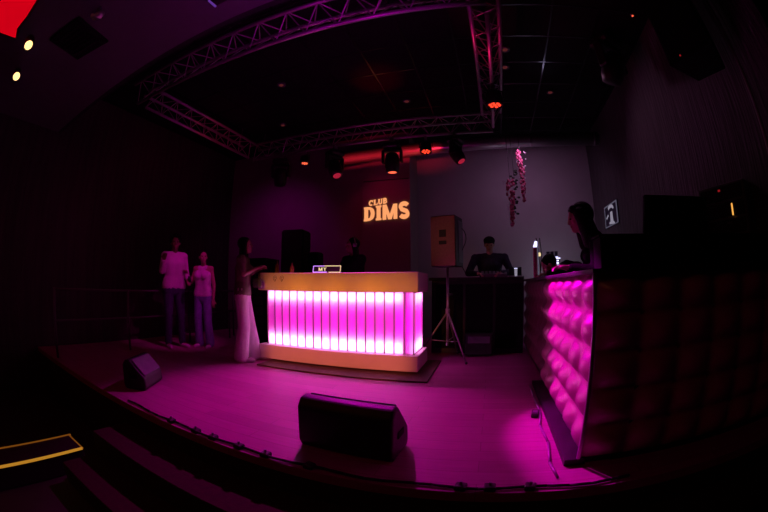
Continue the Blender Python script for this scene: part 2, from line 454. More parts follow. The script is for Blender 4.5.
MB().box(-.11, .11, -.1, .1, -.07, 0, .02).build('base', 'black', t)
y = MB(); y.box(-.13, .13, -.04, .04, -.09, -.06, .01); y.box(-.13, -.105, -.04, .04, -.28, -.065, .01); y.box(.105, .13, -.04, .04, -.28, -.065, .01); y.build('yoke', 'black', t)
b = MB(); b.X = Matrix.Translation((0, 0, -.24)) @ Matrix.Rotation(R(30), 4, 'X'); b.lathe([(.05, .1), (.09, .05), (.09, -.08), (.07, -.14)], n=20); b.build('head', 'black', t, True)

# hanging loudspeaker, right ----------------------------------------------------
def cabinet(t, w, d, h, z0, m='black', grille='grey', horn=True):
    b = MB(); b.add([(-w / 2, -d / 2, z0), (w / 2, -d / 2, z0), (w * .34, d / 2, z0), (-w * .34, d / 2, z0),
                     (-w / 2, -d / 2, z0 + h), (w / 2, -d / 2, z0 + h), (w * .34, d / 2, z0 + h), (-w * .34, d / 2, z0 + h)],
                    [(0, 3, 2, 1), (4, 5, 6, 7), (0, 1, 5, 4), (1, 2, 6, 5), (2, 3, 7, 6), (3, 0, 4, 7)])
    b.build('body', m, t, bevel=.012)
    MB().box(-w * .46, w * .46, -d / 2 - .012, -d / 2 + .002, z0 + .03, z0 + h - .03, .006).build('grille', grille, t)
t = thing('hanging_loudspeaker', 'large black loudspeaker hung high by the right wall', 'loudspeaker', (1.93, 2.02, 2.62), R(-60))
cabinet(t, .50, .42, .75, 0, 'blackmatte', 'blackmatte')
MB().tube((0, .05, .75), (0, .05, 1.37), .015).build('bracket', 'black', t)
MB().ell((-.1, -.225, .03), .008, 8, 6).build('indicator', 'reddot', t)
pp = MB().tube((2.22, 1.8, 1.3), (2.22, 1.8, 3.98), .018, n=12).build('wall_pipe', 'steel')
tag(pp, 'thin vertical pipe beside the right wall, behind the rack', 'pipe')

# wall sign: projected lettering built as glowing shapes ---------------------------------------------------------------------
def text_mesh(txt, name, m, parent, size, offs, ext, xf, font_scale_x=1.):
    cu = bpy.data.curves.new(name, 'FONT'); cu.body = txt; cu.size = size; cu.offset = offs; cu.extrude = ext; cu.align_x = 'CENTER'
    cu.space_character = 1.06
    o = bpy.data.objects.new('tmp', cu); COL.objects.link(o)
    dg = bpy.context.evaluated_depsgraph_get(); dg.update()
    me = bpy.data.meshes.new_from_object(o.evaluated_get(dg)); bpy.data.objects.remove(o)
    me.transform(xf @ Matrix.Diagonal((font_scale_x, 1, 1, 1))); me.name = name
    me.materials.clear(); me.materials.append(M[m])
    q = bpy.data.objects.new(name, me); COL.objects.link(q); q.parent = parent; return q
def strokes(polys, thick):
    """flat letters from closed outlines in x,z; front at y=0, back at y=thick"""
    b = MB()
    for P in polys:
        n = len(P); b.add([(x, 0, z) for x, z in P] + [(x, thick, z) for x, z in P],
                          [tuple(range(n)), tuple(range(n, 2 * n))[::-1]] + [(i, n + i, n + (i + 1) % n, (i + 1) % n) for i in range(n)])
    return b
def band(pts, w, taper=None):
    """quads along a poly-line of half width w"""
    out = []; L_ = []; R_ = []
    for i, p in enumerate(pts):
        a = Vector(pts[max(0, i - 1)]); c = Vector(pts[min(len(pts) - 1, i + 1)]); d = (c - a).normalized(); nrm = Vector((-d.y, d.x))
        ww = w * (taper[i] if taper else 1); L_.append(Vector(p) + nrm * ww); R_.append(Vector(p) - nrm * ww)
    for i in range(len(pts) - 1):
        out.append([tuple(R_[i]), tuple(R_[i + 1]), tuple(L_[i + 1]), tuple(L_[i])])
    return out
def arc(cx, cz, rx, rz, a0, a1, n=12): return [(cx + rx * math.cos(R(a0 + (a1 - a0) * i / n)), cz + rz * math.sin(R(a0 + (a1 - a0) * i / n))) for i in range(n + 1)]
def rect(x0, x1, z0, z1): return [(x0, z0), (x1, z0), (x1, z1), (x0, z1)]
def letter(ch, w, s):
    """outlines in a unit-high box of width w, stroke s"""
    h = s / 2; sf = s * .32
    if ch == 'I': return [rect(0, w, 0, .13), rect(0, w, .87, 1), rect(w / 2 - h, w / 2 + h, 0, 1)]
    if ch == 'L': return [rect(0, s * 1.5, 0, .12), rect(0, s * 1.5, .88, 1), rect(s * .25, s * 1.25, 0, 1), rect(s, w, 0, .16), rect(w - .1, w, 0, .36)]
    if ch == 'D': return [rect(0, s * .8, 0, .12), rect(0, s * .8, .88, 1), rect(s * .12, s * 1.12, 0, 1)] + band([(s * .5, .90)] + arc(w * .48, .5, w * .52 - h, .40, 90, -90, 16) + [(s * .5, .10)], h, [.6] * 2 + [.62] * 2 + [.75, .9] + [1] * 6 + [1] + [.9, .75] + [.62] * 2 + [.6] * 2)
    if ch == 'M':
        return [rect(0, s * .95, 0, 1), rect(w - s * .95, w, 0, 1), [(s * .3, 1), (w / 2 - s * .45, 0), (w / 2 + s * .45, 0), (s * 1.0, 1)],
                [(w - s, 1), (w / 2 - s * .45, 0), (w / 2 + s * .45, 0), (w - s * .3, 1)]]
    if ch == 'S':
        p = arc(w * .5, .74, w * .5 - h, .26 - h * .55, 20, 180, 10) + [(w * .30, .56), (w * .5, .50), (w * .72, .43)] + arc(w * .5, .26, w * .5 - h, .26 - h * .55, 0, -160, 10)
        return band(p, h * .92)
    if ch == 'C': return band(arc(w * .55, .5, w * .55 - h, .5 - h * .6, 48, 312, 18), h * .85) + [rect(w - .13, w, .60, .97)]
    if ch == 'U': return [rect(0, s * 1.3, .88, 1), rect(w - s * 1.1, w, .88, 1), rect(s * .15, s * 1.15, .35, 1), rect(w - s * .9, w - s * .25, .35, 1)] + band(arc(w * .5, .36, w * .5 - h * 1.1, .30, 180, 360, 12), h * .8)
    if ch == 'B': return [rect(0, s * .8, 0, .12), rect(0, s * .8, .88, 1), rect(s * .12, s * 1.12, 0, 1)] + band([(s * .5, .92)] + arc(w * .5, .73, w * .42 - h, .19, 90, -90, 8) + [(s * .5, .54)], h * .75) + band([(s * .5, .52)] + arc(w * .52, .29, w * .48 - h, .22, 90, -90, 8) + [(s * .5, .07)], h * .8)
    return []
sg = thing('wall_sign', 'projected orange wall sign reading CLUB DIMS, built as glowing letters on the dark back wall', 'sign', (-1.845, YM - .055, 2.20))
def word(txt, widths, stroke, x0, z0, sx, sz, slope, grow, nm):
    x = x0
    for ch, w in zip(txt, widths):
        z = z0 + slope * (x - x0); k = sz * (1 + grow * (x - x0))
        P = [[(x + px * sx, z + pz * k + slope * px * sx) for px, pz in poly] for poly in letter(ch, w, stroke)]
        b = MB()
        for j, q in enumerate(P):
            n = len(q); yy = -.0015 * j * .2
            b.add([(px, yy - .012, pz) for px, pz in q] + [(px, yy, pz) for px, pz in q], [tuple(range(n)), tuple(range(n, 2 * n))[::-1]] + [(i, n + i, n + (i + 1) % n, (i + 1) % n) for i in range(n)])
        b.build('letter_' + ch.lower(), 'sign', sg)
        x += (w + .10 * 1) * sx
word('DIMS', [.86, .44, 1.14, .86], .30, -.43, .055, .247, .27, .03, .16, 'dims')
word('CLUB', [.80, .72, .80, .76], .27, -.335, .345, .108, .105, .10, .0, 'club')

# ------------------------------------------------------------------ the lit bar
BX0, BX1, BY0, BY1 = -2.99, -.79, 4.03, 4.70
bar = thing('bar_counter', 'white bar counter with glowing magenta front panels, centre of the stage', 'bar', (0, 0, 0))
MB().box(BX0, BX1, BY0, BY1, .97, 1.205, .006).build('counter_top', 'white', bar)
MB().box(BX0, BX1, BY0, BY1, .035, .225, .006).build('base', 'white', bar)
MB().box(BX0 + .12, BX1 - .12, BY0 + .12, BY1 - .1, .02, .035).build('plinth', 'black', bar)
MB().box(BX0 + .05, BX1 - .05, BY1 - .04, BY1 - .02, .225, .97).build('back_board', 'black', bar)
lx0, lx1, ly = -2.89, -.86, 4.13
n = 17; w = (lx1 - lx0) / n
def frosted(o, d):                                       # outer face frosted, the rest of the pane clear
    o.data.materials.append(M['clearface'])
    for p in o.data.polygons: p.material_index = 0 if p.normal.dot(Vector(d)) > .9 else 1
    return o
for i in range(n):
    a = lx0 + i * w
    frosted(MB().box(a + .007, a + w - .007, ly, ly + .006, .226, .969).build('light_panel', 'acrylic', bar), (0, -1, 0))
fins = MB()
for i in range(n + 1): fins.box(lx0 + i * w - .007, lx0 + i * w + .007, ly - .004, ly + .02, .226, .969)
fins.build('divider', 'steel', bar)
MB().box(BX0 + .06, BX1 - .06, ly + .012, BY1 - .05, .960, .9695).build('upper_light_block', 'blackmatte', bar)  # unseen black plate added to cut light bouncing inside the bar
MB().box(BX0 + .06, BX1 - .06, ly + .012, BY1 - .05, .2255, .235).build('lower_light_block', 'blackmatte', bar)  # same added plate at the bottom, keeps the interior dark
ns = 6; ws = (BY1 - .05 - ly) / ns
for sx in (lx0 - .006, lx1):
    for i in range(ns):
        frosted(MB().box(sx, sx + .006, ly + i * ws + .006, ly + (i + 1) * ws - .006, .226, .969).build('side_panel', 'acrylic', bar), (1 if sx > -2 else -1, 0, 0))
    f_ = MB()
    for i in range(ns + 1): f_.box(sx - .003, sx + .009, ly + i * ws - .006, ly + i * ws + .006, .226, .969)
    f_.build('side_divider', 'steel', bar)
# small round scroll marks on the fascia
for cx in (-2.70, -2.59):
    mk = MB(); pts = []
    for i in range(26):
        a = i * .42; r = .006 + .0012 * i; pts.append((cx + r * math.cos(a), BY0 - .001, 1.135 + r * math.sin(a)))
    mk.path(pts + [(cx + .01, BY0 - .001, 1.11), (cx - .01, BY0 - .001, 1.085)], .0022, 5)
    mk.build('scroll_mark', 'black', bar)
for cx, cy in ((BX0 + .1, BY0 + .1), (BX1 - .1, BY0 + .1), (BX0 + .1, BY1 - .1), (BX1 - .1, BY1 - .1)):
    MB().tube((cx, cy - .01, .0375), (cx, cy + .01, .0375), .018).build('caster', 'black', bar)
pl = MB().box(-2.80, -.62, 3.70, 4.85, 0, .018, .004).build('bar_platform', 'platform')
tag(pl, 'flat brown board lying under the lit bar', 'board')

# things on the bar
def bottle(loc, label, h, m, grp='bottles standing on the bar'):
    t = thing('bottle', label, 'bottle', loc, 0, grp)
    MB().lathe([(.026, 0), (.03, .01), (.03, h * .58), (.012, h * .75), (.011, h * .93)]).build('body', m, t, True)
    MB().lathe([(.013, h * .93), (.014, h * .94), (.014, h), (.006, h + .001)]).build('cap', 'black', t, True)
bottle((-2.82, 4.25, 1.205), 'amber bottle at the left end of the bar', .19, 'bottle')
bottle((-2.57, 4.25, 1.205), 'short amber bottle on the bar, right of the other bottle', .15, 'bottle')
ls = thing('name_display', 'small lit LED display reading MY standing on the bar', 'LED sign', (-2.08, 4.33, 1.205), R(4))
MB().box(-.19, .19, .0, .05, 0, .012, .003).build('foot', 'black', ls)
MB().box(-.205, .205, .012, .03, .012, .105, .004).build('screen', 'black', ls)
f1 = MB()
f1.path([(-.20, .008, .015), (-.19, .008, .10), (-.03, .008, .10)], .005); f1.path([(-.20, .008, .017), (.0, .008, .017)], .008)
f1.build('purple_frame', 'purpleled', ls)
f2 = MB(); f2.path([(-.03, .008, .10), (.20, .008, .10), (.19, .008, .017), (.03, .008, .017)], .005); f2.build('yellow_frame', 'yellowled', ls)
b = strokes([[(-.115 + px * .05, .035 + pz * .045) for px, pz in q] for q in letter('M', 1.1, .26)] +
            [[(-.045, .08), (-.033, .08), (-.022, .06), (-.030, .056)], [(0, .08), (-.010, .08), (-.030, .056), (-.022, .06)], [(-.031, .035), (-.02, .035), (-.02, .06), (-.031, .06)]], .004)
b.v = [(x_, y_ + .004, z_) for x_, y_, z_ in b.v]; b.build('lettering', 'yellowled', ls)

# ------------------------------------------------------------------ quilted booths
def quilt(b, o, ux, uz, nrm, nx, nz, cw, chh, dep, res=8):
    """a pillowed panel: one grid of bulging cells"""
    o, ux, uz, nrm = Vector(o), Vector(ux), Vector(uz), Vector(nrm); W = nx * res; Hh = nz * res; vs = []
    for j in range(Hh + 1):
        for i in range(W + 1):
            fx = (i % res) / res; fz = (j % res) / res
            px = min(1, 2.6 * min(fx, 1 - fx)) ** .8; pz = min(1, 2.6 * min(fz, 1 - fz)) ** .8
            vs.append(o + ux * (i / res * cw) + uz * (j / res * chh) + nrm * (dep * px * pz))
    return b.add(vs, [(j * (W + 1) + i, j * (W + 1) + i + 1, (j + 1) * (W + 1) + i + 1, (j + 1) * (W + 1) + i) for j in range(Hh) for i in range(W)])
bo = thing('dj_booth', 'quilted vinyl booth at right, near side lit magenta', 'booth', (0, 0, 0))
MB().box(.63, .80, 1.89, 3.69, 0, 1.09).box(.80, XR - .01, 1.88, 2.50, 0, 1.09).build('body', 'black', bo)
b = MB(); quilt(b, (.625, 3.70, .04), (0, -1, 0), (0, 0, 1), (-1, 0, 0), 6, 5, .303, .21, .062)
b.build('side_padding', 'vinyl', bo, True)
b = MB(); quilt(b, (.60, 1.88, .04), (1, 0, 0), (0, 0, 1), (0, -1, 0), 6, 5, .282, .21, .08)
b.build('front_padding', 'vinyl', bo, True)
MB().box(.575, .597, 1.86, 1.882, .03, 1.09, .004).build('corner_trim', 'chrome', bo)
MB().box(.555, .84, 1.80, 3.71, 1.09, 1.115, .004).box(.84, XR - .01, 1.80, 2.62, 1.09, 1.115, .004).build('counter_top', 'black', bo)
MB().box(.50, .63, 1.86, 3.70, .0, .04).build('kick_strip', 'black', bo)
cab = thing('raised_shelf', 'long black raised shelf unit standing on the front of the booth', 'shelf', (0, 0, 0))
MB().box(.70, XR - .02, 2.08, 2.24, 1.115, 1.31, .004).box(1.02, XR - .02, 2.24, 2.6, 1.115, 1.31, .004).build('body', 'blackmatte', cab)
MB().box(.69, XR - .02, 2.07, 2.25, 1.31, 1.325, .003).box(1.01, XR - .02, 2.25, 2.62, 1.31, 1.325, .003).build('top', 'blackmatte', cab)
fb = thing('rear_booth', 'dim quilted booth section continuing behind the lit booth', 'booth', (0, 0, 0))
MB().box(.65, .82, 3.74, 5.95, 0, 1.09).build('body', 'black', fb)
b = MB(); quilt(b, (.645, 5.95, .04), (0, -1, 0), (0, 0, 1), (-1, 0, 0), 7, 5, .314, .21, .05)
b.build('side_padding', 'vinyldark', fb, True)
MB().box(.57, .90, 3.72, 5.95, 1.09, 1.12, .006).build('counter_top', 'black', fb)
bk = thing('back_counter', 'black counter in front of the capped person, behind the tripod speaker', 'counter', (0, 0, 0))
MB().box(-.86, .56, 5.47, 5.72, 0, 1.12, .01).build('body', 'black', bk)
MB().box(-.90, .56, 5.44, 5.76, 1.12, 1.165, .006).build('counter_top', 'black', bk)
for a in (-.80, -.34, .12): MB().box(a, a + .42, 5.46, 5.475, .08, 1.06, .004).build('front_panel', 'blackmatte', bk)
am = thing('foot_amplifier', 'low dark amplifier with a faint grey face under the back counter', 'amplifier', (-.12, 5.30, 0))
MB().box(-.2, .2, -.1, .1, .02, .34, .01).build('body', 'black', am)
MB().box(-.16, .16, -.108, -.098, .2, .3, .004).build('face', 'grey', am)

# ------------------------------------------------------------------ speakers, stands
def tripod_speaker(loc):
    s = thing('speaker_stand', 'tripod stand carrying the brown-faced loudspeaker', 'speaker stand', (loc[0], loc[1], 0))
    MB().tube((0, 0, .20), (0, 0, 1.30), .018).build('pole', 'steel', s, True)
    MB().tube((0, 0, .62), (0, 0, .72), .03).build('collar', 'steel', s, True)
    MB().tube((.02, -.03, .92), (.07, -.06, .92), .014).build('knob', 'black', s, True)
    for a in (-48, 75, 195):
        dx, dy = math.cos(R(a)), math.sin(R(a)); lg = MB().tube((0, 0, .68), (dx * .44, dy * .44, .02), .012).build('leg', 'steel', s, True)
        MB().ell((dx * .44, dy * .44, .02), .02, 8, 6).build('rubber_foot', 'black', lg, True)
        MB().tube((0, 0, .26), (dx * .26, dy * .26, .29), .007).build('brace', 'steel', s, True)
    t = thing('loudspeaker', 'brown-faced loudspeaker on the tripod stand right of the bar', 'loudspeaker', (loc[0], loc[1], 0), R(-13))
    MB().box(-.18, .18, -.17, .17, 1.30, 2.0, .012).build('body', 'black', t)
    fr = MB().box(-.175, .175, -.185, -.168, 1.31, 1.99, .006).build('front_grille', 'brown', t)
    MB().box(-.05, .05, -.192, -.184, 1.70, 1.80, .01).build('badge', 'black', fr)
    MB().box(-.055, .055, -.192, -.184, 1.60, 1.65, .01).build('badge', 'black', fr)
    rr = MB(); rr.box(.179, .188, -.05, .15, 1.36, 1.94, .004); rr.build('side_panel', 'grey', t)
    cb = MB(); pts = [(.19, .10, 1.85)] + [(.20 + .05 * math.sin(i * .6), .10, 1.85 - i * .055) for i in range(1, 13)]
    cb.path(pts, .006); cb.build('cable', 'black', t, True)
tripod_speaker((-.56, 5.0))
t = thing('loudspeaker', 'tall all-black loudspeaker tower behind the left half of the bar', 'loudspeaker', (-3.25, 5.5, 0), R(8))
MB().box(-.24, .24, -.24, .24, .0, 1.05, .015).build('sub_cabinet', 'blackmatte', t)
MB().box(-.21, .21, -.2, .2, 1.05, 2.0, .03).build('top_cabinet', 'blackmatte', t)
MB().box(-.19, .19, -.212, -.198, 1.08, 1.97, .006).build('grille', 'black', t)
t = thing('loudspeaker', 'small dark loudspeaker behind the bar between the tall tower and the headphone wearer', 'loudspeaker', (-2.83, 5.45, 0), R(-10))
MB().tube((0, 0, 0.02), (0, 0, 1.25), .02).build('pole', 'black', t); MB().lathe([(.16, 0), (.16, .02), (.03, .04)]).build('foot', 'black', t)
MB().box(-.11, .11, -.11, .11, 1.25, 1.6, .03).build('body', 'blackmatte', t)
t = thing('equipment_rack', 'black equipment rack left of the bar, behind the woman in white trousers', 'rack', (-3.70, 5.05, 0))
MB().box(-.23, .23, -.2, .25, .05, 1.48, .012).build('case', 'blackmatte', t)
b = MB()
for i in range(7): b.box(-.2, .2, -.21, -.198, .2 + i * .17, .33 + i * .17, .004)
b.build('front_units', 'black', t)
for sx in (-.18, .18): MB().tube((sx, -.12, .025), (sx + .02, -.12, .025), .025).build('caster', 'black', t)

def wedge(loc, rz, label, w, m='black', sc=1.):
    t = thing('stage_monitor', label, 'stage monitor', loc, rz, 'wedge monitors on the stage floor'); t.scale = (sc,) * 3
    prof = [(-.13, .0), (-.155, .05), (-.15, .30), (-.11, .36), (-.04, .37), (.17, .16), (.18, .04), (.15, 0)]
    MB().prism(prof, -w / 2, w / 2).build('body', m, t, bevel=.022)
    g_ = MB(); X = Matrix.Translation((0, .075, .272)) @ Matrix.Rotation(R(-45), 4, 'X'); g_.X = X
    g_.box(-w / 2 + .03, w / 2 - .03, -.125, .125, -.004, .010, .004); g_.build('grille', 'grey', t)
    for s_ in (-1, 1): MB().box(s_ * (w / 2) - .006, s_ * (w / 2) + .006, -.06, .06, .14, .19, .004).build('handle', 'blackmatte', t)
wedge((-.80, 2.0, 0), R(-4), 'black wedge monitor at the front middle of the stage', .67, 'black', .95)
wedge((-3.12, 2.08, 0), R(-62), 'purple-edged wedge monitor at the left end of the stage', .56, 'black', .80)

# equipment at right
t = thing('monitor_screen', 'large black screen seen from behind on the raised shelf', 'screen', (1.50, 2.40, 1.325), R(0))
MB().box(-.12, .12, -.08, .10, 0, .015, .004).build('foot', 'black', t)
MB().box(-.03, .03, .0, .03, .01, .12).build('neck', 'black', t)
b = MB(); b.add([(-.33, -.01, .02), (.31, -.01, .02), (.33, -.03, .315), (-.30, -.03, .315), (-.33, .03, .02), (.31, .03, .02), (.33, .01, .315), (-.30, .01, .315)],
                [(0, 1, 2, 3), (7, 6, 5, 4), (0, 4, 5, 1), (1, 5, 6, 2), (2, 6, 7, 3), (3, 7, 4, 0)])
b.build('screen_back', 'blackmatte', t, bevel=.006)
t = thing('amplifier_rack', 'tilted rack of audio gear with an amber indicator beside the right wall', 'rack', (2.10, 2.40, 1.325), R(-66))
MB().box(-.26, .26, -.10, .12, 0, .42, .01).build('case', 'grey', t)
b = MB()
for z_ in (.03, .16, .29): b.box(-.23, .23, -.112, -.098, z_, z_ + .11, .006)
b.build('front_units', 'black', t)
MB().box(.10, .112, -.120, -.111, .16, .25).build('level_meter', 'amberdot', t)
MB().box(-.02, .0, -.120, -.111, .36, .375).build('indicator', 'reddot', t)
MB().box(-.16, -.06, -.120, -.111, .245, .252).build('label_strip', 'grey', t)
MB().box(.03, .09, -.118, -.111, .10, .115).build('label_strip', 'grey', t)

# poster
po = thing('wall_poster', 'small lit poster of a pale standing figure on the right wall', 'poster', (XR - .012, 6.02, 2.18), R(-90))
MB().box(-.36, .36, -.010, .010, -.195, .195, .003).build('panel', 'gobo', po)
b = strokes(band(arc(.0, .09, .14, .055, 150, -10, 10), .028) + [[(-.05, -.15), (.11, -.17), (.08, .05), (-.03, .05)], [(-.12, -.15), (.18, -.18), (.14, -.13), (-.1, -.11)], [(-.27, -.02), (-.15, .03), (-.13, .0), (-.25, -.05)], [(-.06, .12), (.07, .12), (.05, .165), (-.04, .165)]], .002)
b.v = [(x_, y_ + .012 - .026, z_) for x_, y_, z_ in b.v]; b.build('figure', 'poster', po)
b = strokes([rect(-.35, -.32, -.19, .19), rect(.30, .35, -.19, .19), rect(-.32, .30, .165, .19), rect(-.32, .30, -.19, -.172)], .002)
b.v = [(x_, y_ + .010 - .023, z_) for x_, y_, z_ in b.v]; b.build('border', 'posterdim', po)

# railing on the left -----------------------------------------------------------
rl = thing('stage_railing', 'thin metal railing along the left edge of the stage', 'railing', (-4.8, 0, 0))
ys = [1.67, 3.0, 4.35, 5.6]
for yy in ys:
    MB().tube((0, yy, 0), (0, yy, .90), .018).build('post', 'railmetal', rl, True)
MB().tube((0, 1.67, .88), (0, 5.6, .90), .016).build('top_rail', 'railmetal', rl, True)
MB().tube((0, 1.67, .48), (0, 5.6, .50), .013).build('middle_rail', 'railmetal', rl, True)
t = thing('stair_rail', 'low metal side rail behind the standing couple', 'railing', (0, 0, 0))
MB().tube((-4.7, 5.3, .52), (-3.95, 5.3, .56), .016).build('rail', 'railmetal', t, True)
for xx in (-4.65, -4.0): MB().tube((xx, 5.3, 0), (xx, 5.3, .54), .014).build('post', 'railmetal', t, True)

# LED bench, left front -----------------------------------------------------------
t = thing('lit_bench', 'low dark bench with amber light strips along its edges, lower left', 'bench', (0, 0, 0))
MB().box(-3.28, -2.93, -1.6, 1.10, ZF, -.40, .01).build('body', 'hallfloor', t)
MB().box(-2.945, -2.925, -1.6, 1.09, -.405, -.388).build('light_strip', 'led', t)
MB().box(-3.285, -3.268, -1.6, 1.12, -.405, -.393).build('light_strip', 'leddim', t)
MB().box(-3.27, -2.94, 1.095, 1.107, -.405, -.398).build('light_strip', 'leddim', t)

# cable and clamps along the stage edge --------------------------------------------
cb = MB(); pts = [(-2.75 + i * .12, YE + .035 + .012 * math.sin(i * 1.3), .012) for i in range(31)]
cb.path(pts, .009, 8); tag(cb.build('floor_cable', 'black', None, True), 'black cable running along the front edge of the stage', 'cable')
names = ['leftmost clamp', 'second clamp from the left', 'third clamp from the left', 'fourth clamp from the left', 'fifth clamp from the left, before the wedge monitor', 'clamp just left of the wedge monitor', 'clamp right of the wedge monitor', 'clamp second from the booth', 'clamp nearest the booth']
for i, xx in enumerate([-2.11, -1.83, -1.66, -1.43, -1.22, -.92, -.08, .07, .28]):
    t = thing('edge_clamp', names[i] + ' on the stage-edge cable', 'clamp', (xx, YE + .035, 0), R(random.uniform(-12, 12)), 'black clamps along the stage edge')
    MB().box(-.03, .03, -.03, .03, 0, .03, .006).build('body', 'black', t)
    MB().tube((0, 0, .03), (0, 0, .05), .008).build('screw', 'steel', t)
cb = MB().path([(.47, 3.6, .01), (.46, 3.2, .01), (.47, 2.8, .01), (.43, 2.5, .01), (.45, 2.2, .01), (.42, 1.9, .01), (.44, 1.72, .01)], .009)
tag(cb.build('floor_cable', 'steel', None, True), 'thin cable lying along the foot of the quilted booth', 'cable')
ps = thing('power_strip', 'small black floor box at the foot of the quilted booth', 'power strip', (.42, 2.75, 0), R(80))
MB().box(-.06, .06, -.03, .03, 0, .035, .006).build('body', 'black', ps); MB().box(-.03, .03, -.02, .02, .035, .038).build('socket', 'grey', ps)

# garlands ---------------------------------------------------------------------------
def garland(loc, z0, z1, label, m, wdt, n):
    t = thing('hanging_garland', label, 'garland', loc, 0, 'pink garlands hanging under the ceiling')
    s_ = MB(); s_.tube((0, 0, z1), (0, 0, ZC - .001), .004, n=6); s_.build('string', 'black', t)
    b = MB(); c = MB()
    for i in range(n):
        f = i / (n - 1); z = z1 + (z0 - z1) * f; w_ = wdt * (1 - .7 * f)
        for k in range(4):
            a = random.uniform(0, 6.28); rr = random.uniform(.2, 1) * w_
            b.ell((rr * math.cos(a), rr * math.sin(a), z + random.uniform(-.02, .02)), (.022, .022, .032), 7, 5)
        a = random.uniform(0, 6.28); c.ell((w_ * 1.4 * math.cos(a), w_ * 1.4 * math.sin(a), z), .013, 6, 4)
        a = random.uniform(0, 6.28); c.ell((w_ * 1.4 * math.cos(a), w_ * 1.4 * math.sin(a), z - .02), .011, 6, 4)
    b.build('petals', m, t, True); tag(c.build('beads', 'bead', t, True), kind='stuff')
garland((.66, 5.85, 0), 2.42, 3.25, 'higher pink garland hanging in front of the duct', 'ribbon', .07, 16)
garland((.44, 5.85, 0), 2.02, 2.75, 'lower pink garland hanging left of the higher one', 'ribbon', .08, 16)
t = thing('hanging_vine', 'thin dark vine hanging beside the pink garlands', 'vine', (.52, 5.9, 0))
MB().tube((0, 0, 2.85), (0, 0, ZC - .001), .004, n=6).build('string', 'black', t)
b = MB()
for i in range(26): b.ell((random.uniform(-.06, .06), random.uniform(-.05, .05), 2.95 - i * .03), (.03, .012, .02), 6, 4)
b.build('leaves', 'cloth', t, True)

# glowing things on the booth ----------------------------------------------------------
t = thing('glow_tube', 'upright red tube with a white tip at the far end of the booth', 'lamp', (.65, 4.76, 1.12))
MB().tube((0, 0, 0), (0, 0, .40), .030, n=12).build('tube', 'ribbon', t, True)
MB().tube((.0, 0, .40), (.015, 0, .48), .030, .018, n=12).build('tip', 'whiteled', t, True)
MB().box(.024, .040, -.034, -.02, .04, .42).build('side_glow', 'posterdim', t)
t = thing('lit_mixer', 'boxy desk unit with blue-white lights on the far booth counter', 'mixer', (.86, 4.66, 1.12), R(5))
MB().box(-.09, .09, -.10, .10, 0, .25, .006).build('body', 'black', t)
b = MB()
for i in range(2):
    for j in range(5): b.box(.0 + i * .035, .03 + i * .035, -.1085, -.099, .08 + j * .03, .098 + j * .03)
b.box(-.085, .088, -.108, -.099, .232, .246)
b.build('light_rows', 'whiteled', t)
for i, dx in enumerate((-.055, .0, .055)):
    g_ = thing('drinking_glass', ['dark glass on the lit desk unit, nearest the red tube', 'dark glass on the lit desk unit, middle one', 'dark glass on the lit desk unit, nearest the long-haired woman'][i], 'glass', (.86 + dx, 4.64, 1.37), 0, 'dark glasses standing on the mixer')
    MB().lathe([(.018, 0), (.025, .08), (.022, .08), (.016, .008)]).build('bowl', 'navy', g_, True)
    MB().lathe([(.022, -.0), (.025, .0), (.025, .014), (.022, .014)]).build('lit_rim', 'whiteled', g_, True)
t = thing('flower_stem', 'thin yellow-tipped decoration standing behind the red tube', 'decoration', (.76, 5.05, 1.12))
MB().path([(0, 0, 0), (-.01, 0, .3), (-.05, 0, .56)], .007).build('stem', 'cloth', t); MB().path([(0, 0, .1), (.02, 0, .35), (.0, 0, .56)], .007).build('stem', 'cloth', t)
MB().ell((-.01, 0, .33), (.022, .02, .03), 8, 6).build('tip', 'yellowled', t)
t = thing('flat_card', 'flat card lying on the lit booth counter', 'card', (.78, 2.75, 1.125), R(15))
MB().box(-.09, .09, -.05, .05, 0, .006, .002).build('card', 'whitecloth', t)
t = thing('lit_tumbler', 'small white glowing tumbler on the back counter', 'glass', (.44, 5.52, 1.165))
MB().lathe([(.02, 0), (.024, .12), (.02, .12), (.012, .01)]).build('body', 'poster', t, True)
MB().lathe([(.0245, .118), (.026, .119), (.026, .124), (.02, .124)]).build('rim', 'whiteled', t, True)
t = thing('mixing_desk', 'dark mixing desk in front of the capped person on the back counter', 'mixer', (.10, 5.60, 1.165))
MB().prism([(-.14, 0), (.14, 0), (.14, .10), (-.14, .04)], -.2, .2).build('body', 'grey', t, bevel=.006)
for i in range(6):
    for j in range(3): MB().tube((-.15 + i * .06, -.09 + j * .08, .04 + j * .018), (-.15 + i * .06, -.09 + j * .08, .065 + j * .018), .008, n=8).build('knob', 'black', t)
t = thing('laptop', 'open dark laptop behind the tumbler on the back counter', 'laptop', (.44, 5.66, 1.165), R(180))
MB().box(-.10, .10, -.0, .08, 0, .014, .003).build('keyboard_base', 'grey', t)
b = MB(); b.X = Matrix.Rotation(R(-15), 4, 'X'); b.box(-.10, .10, -.008, .0, .01, .15, .003); b.build('lid', 'black', t)

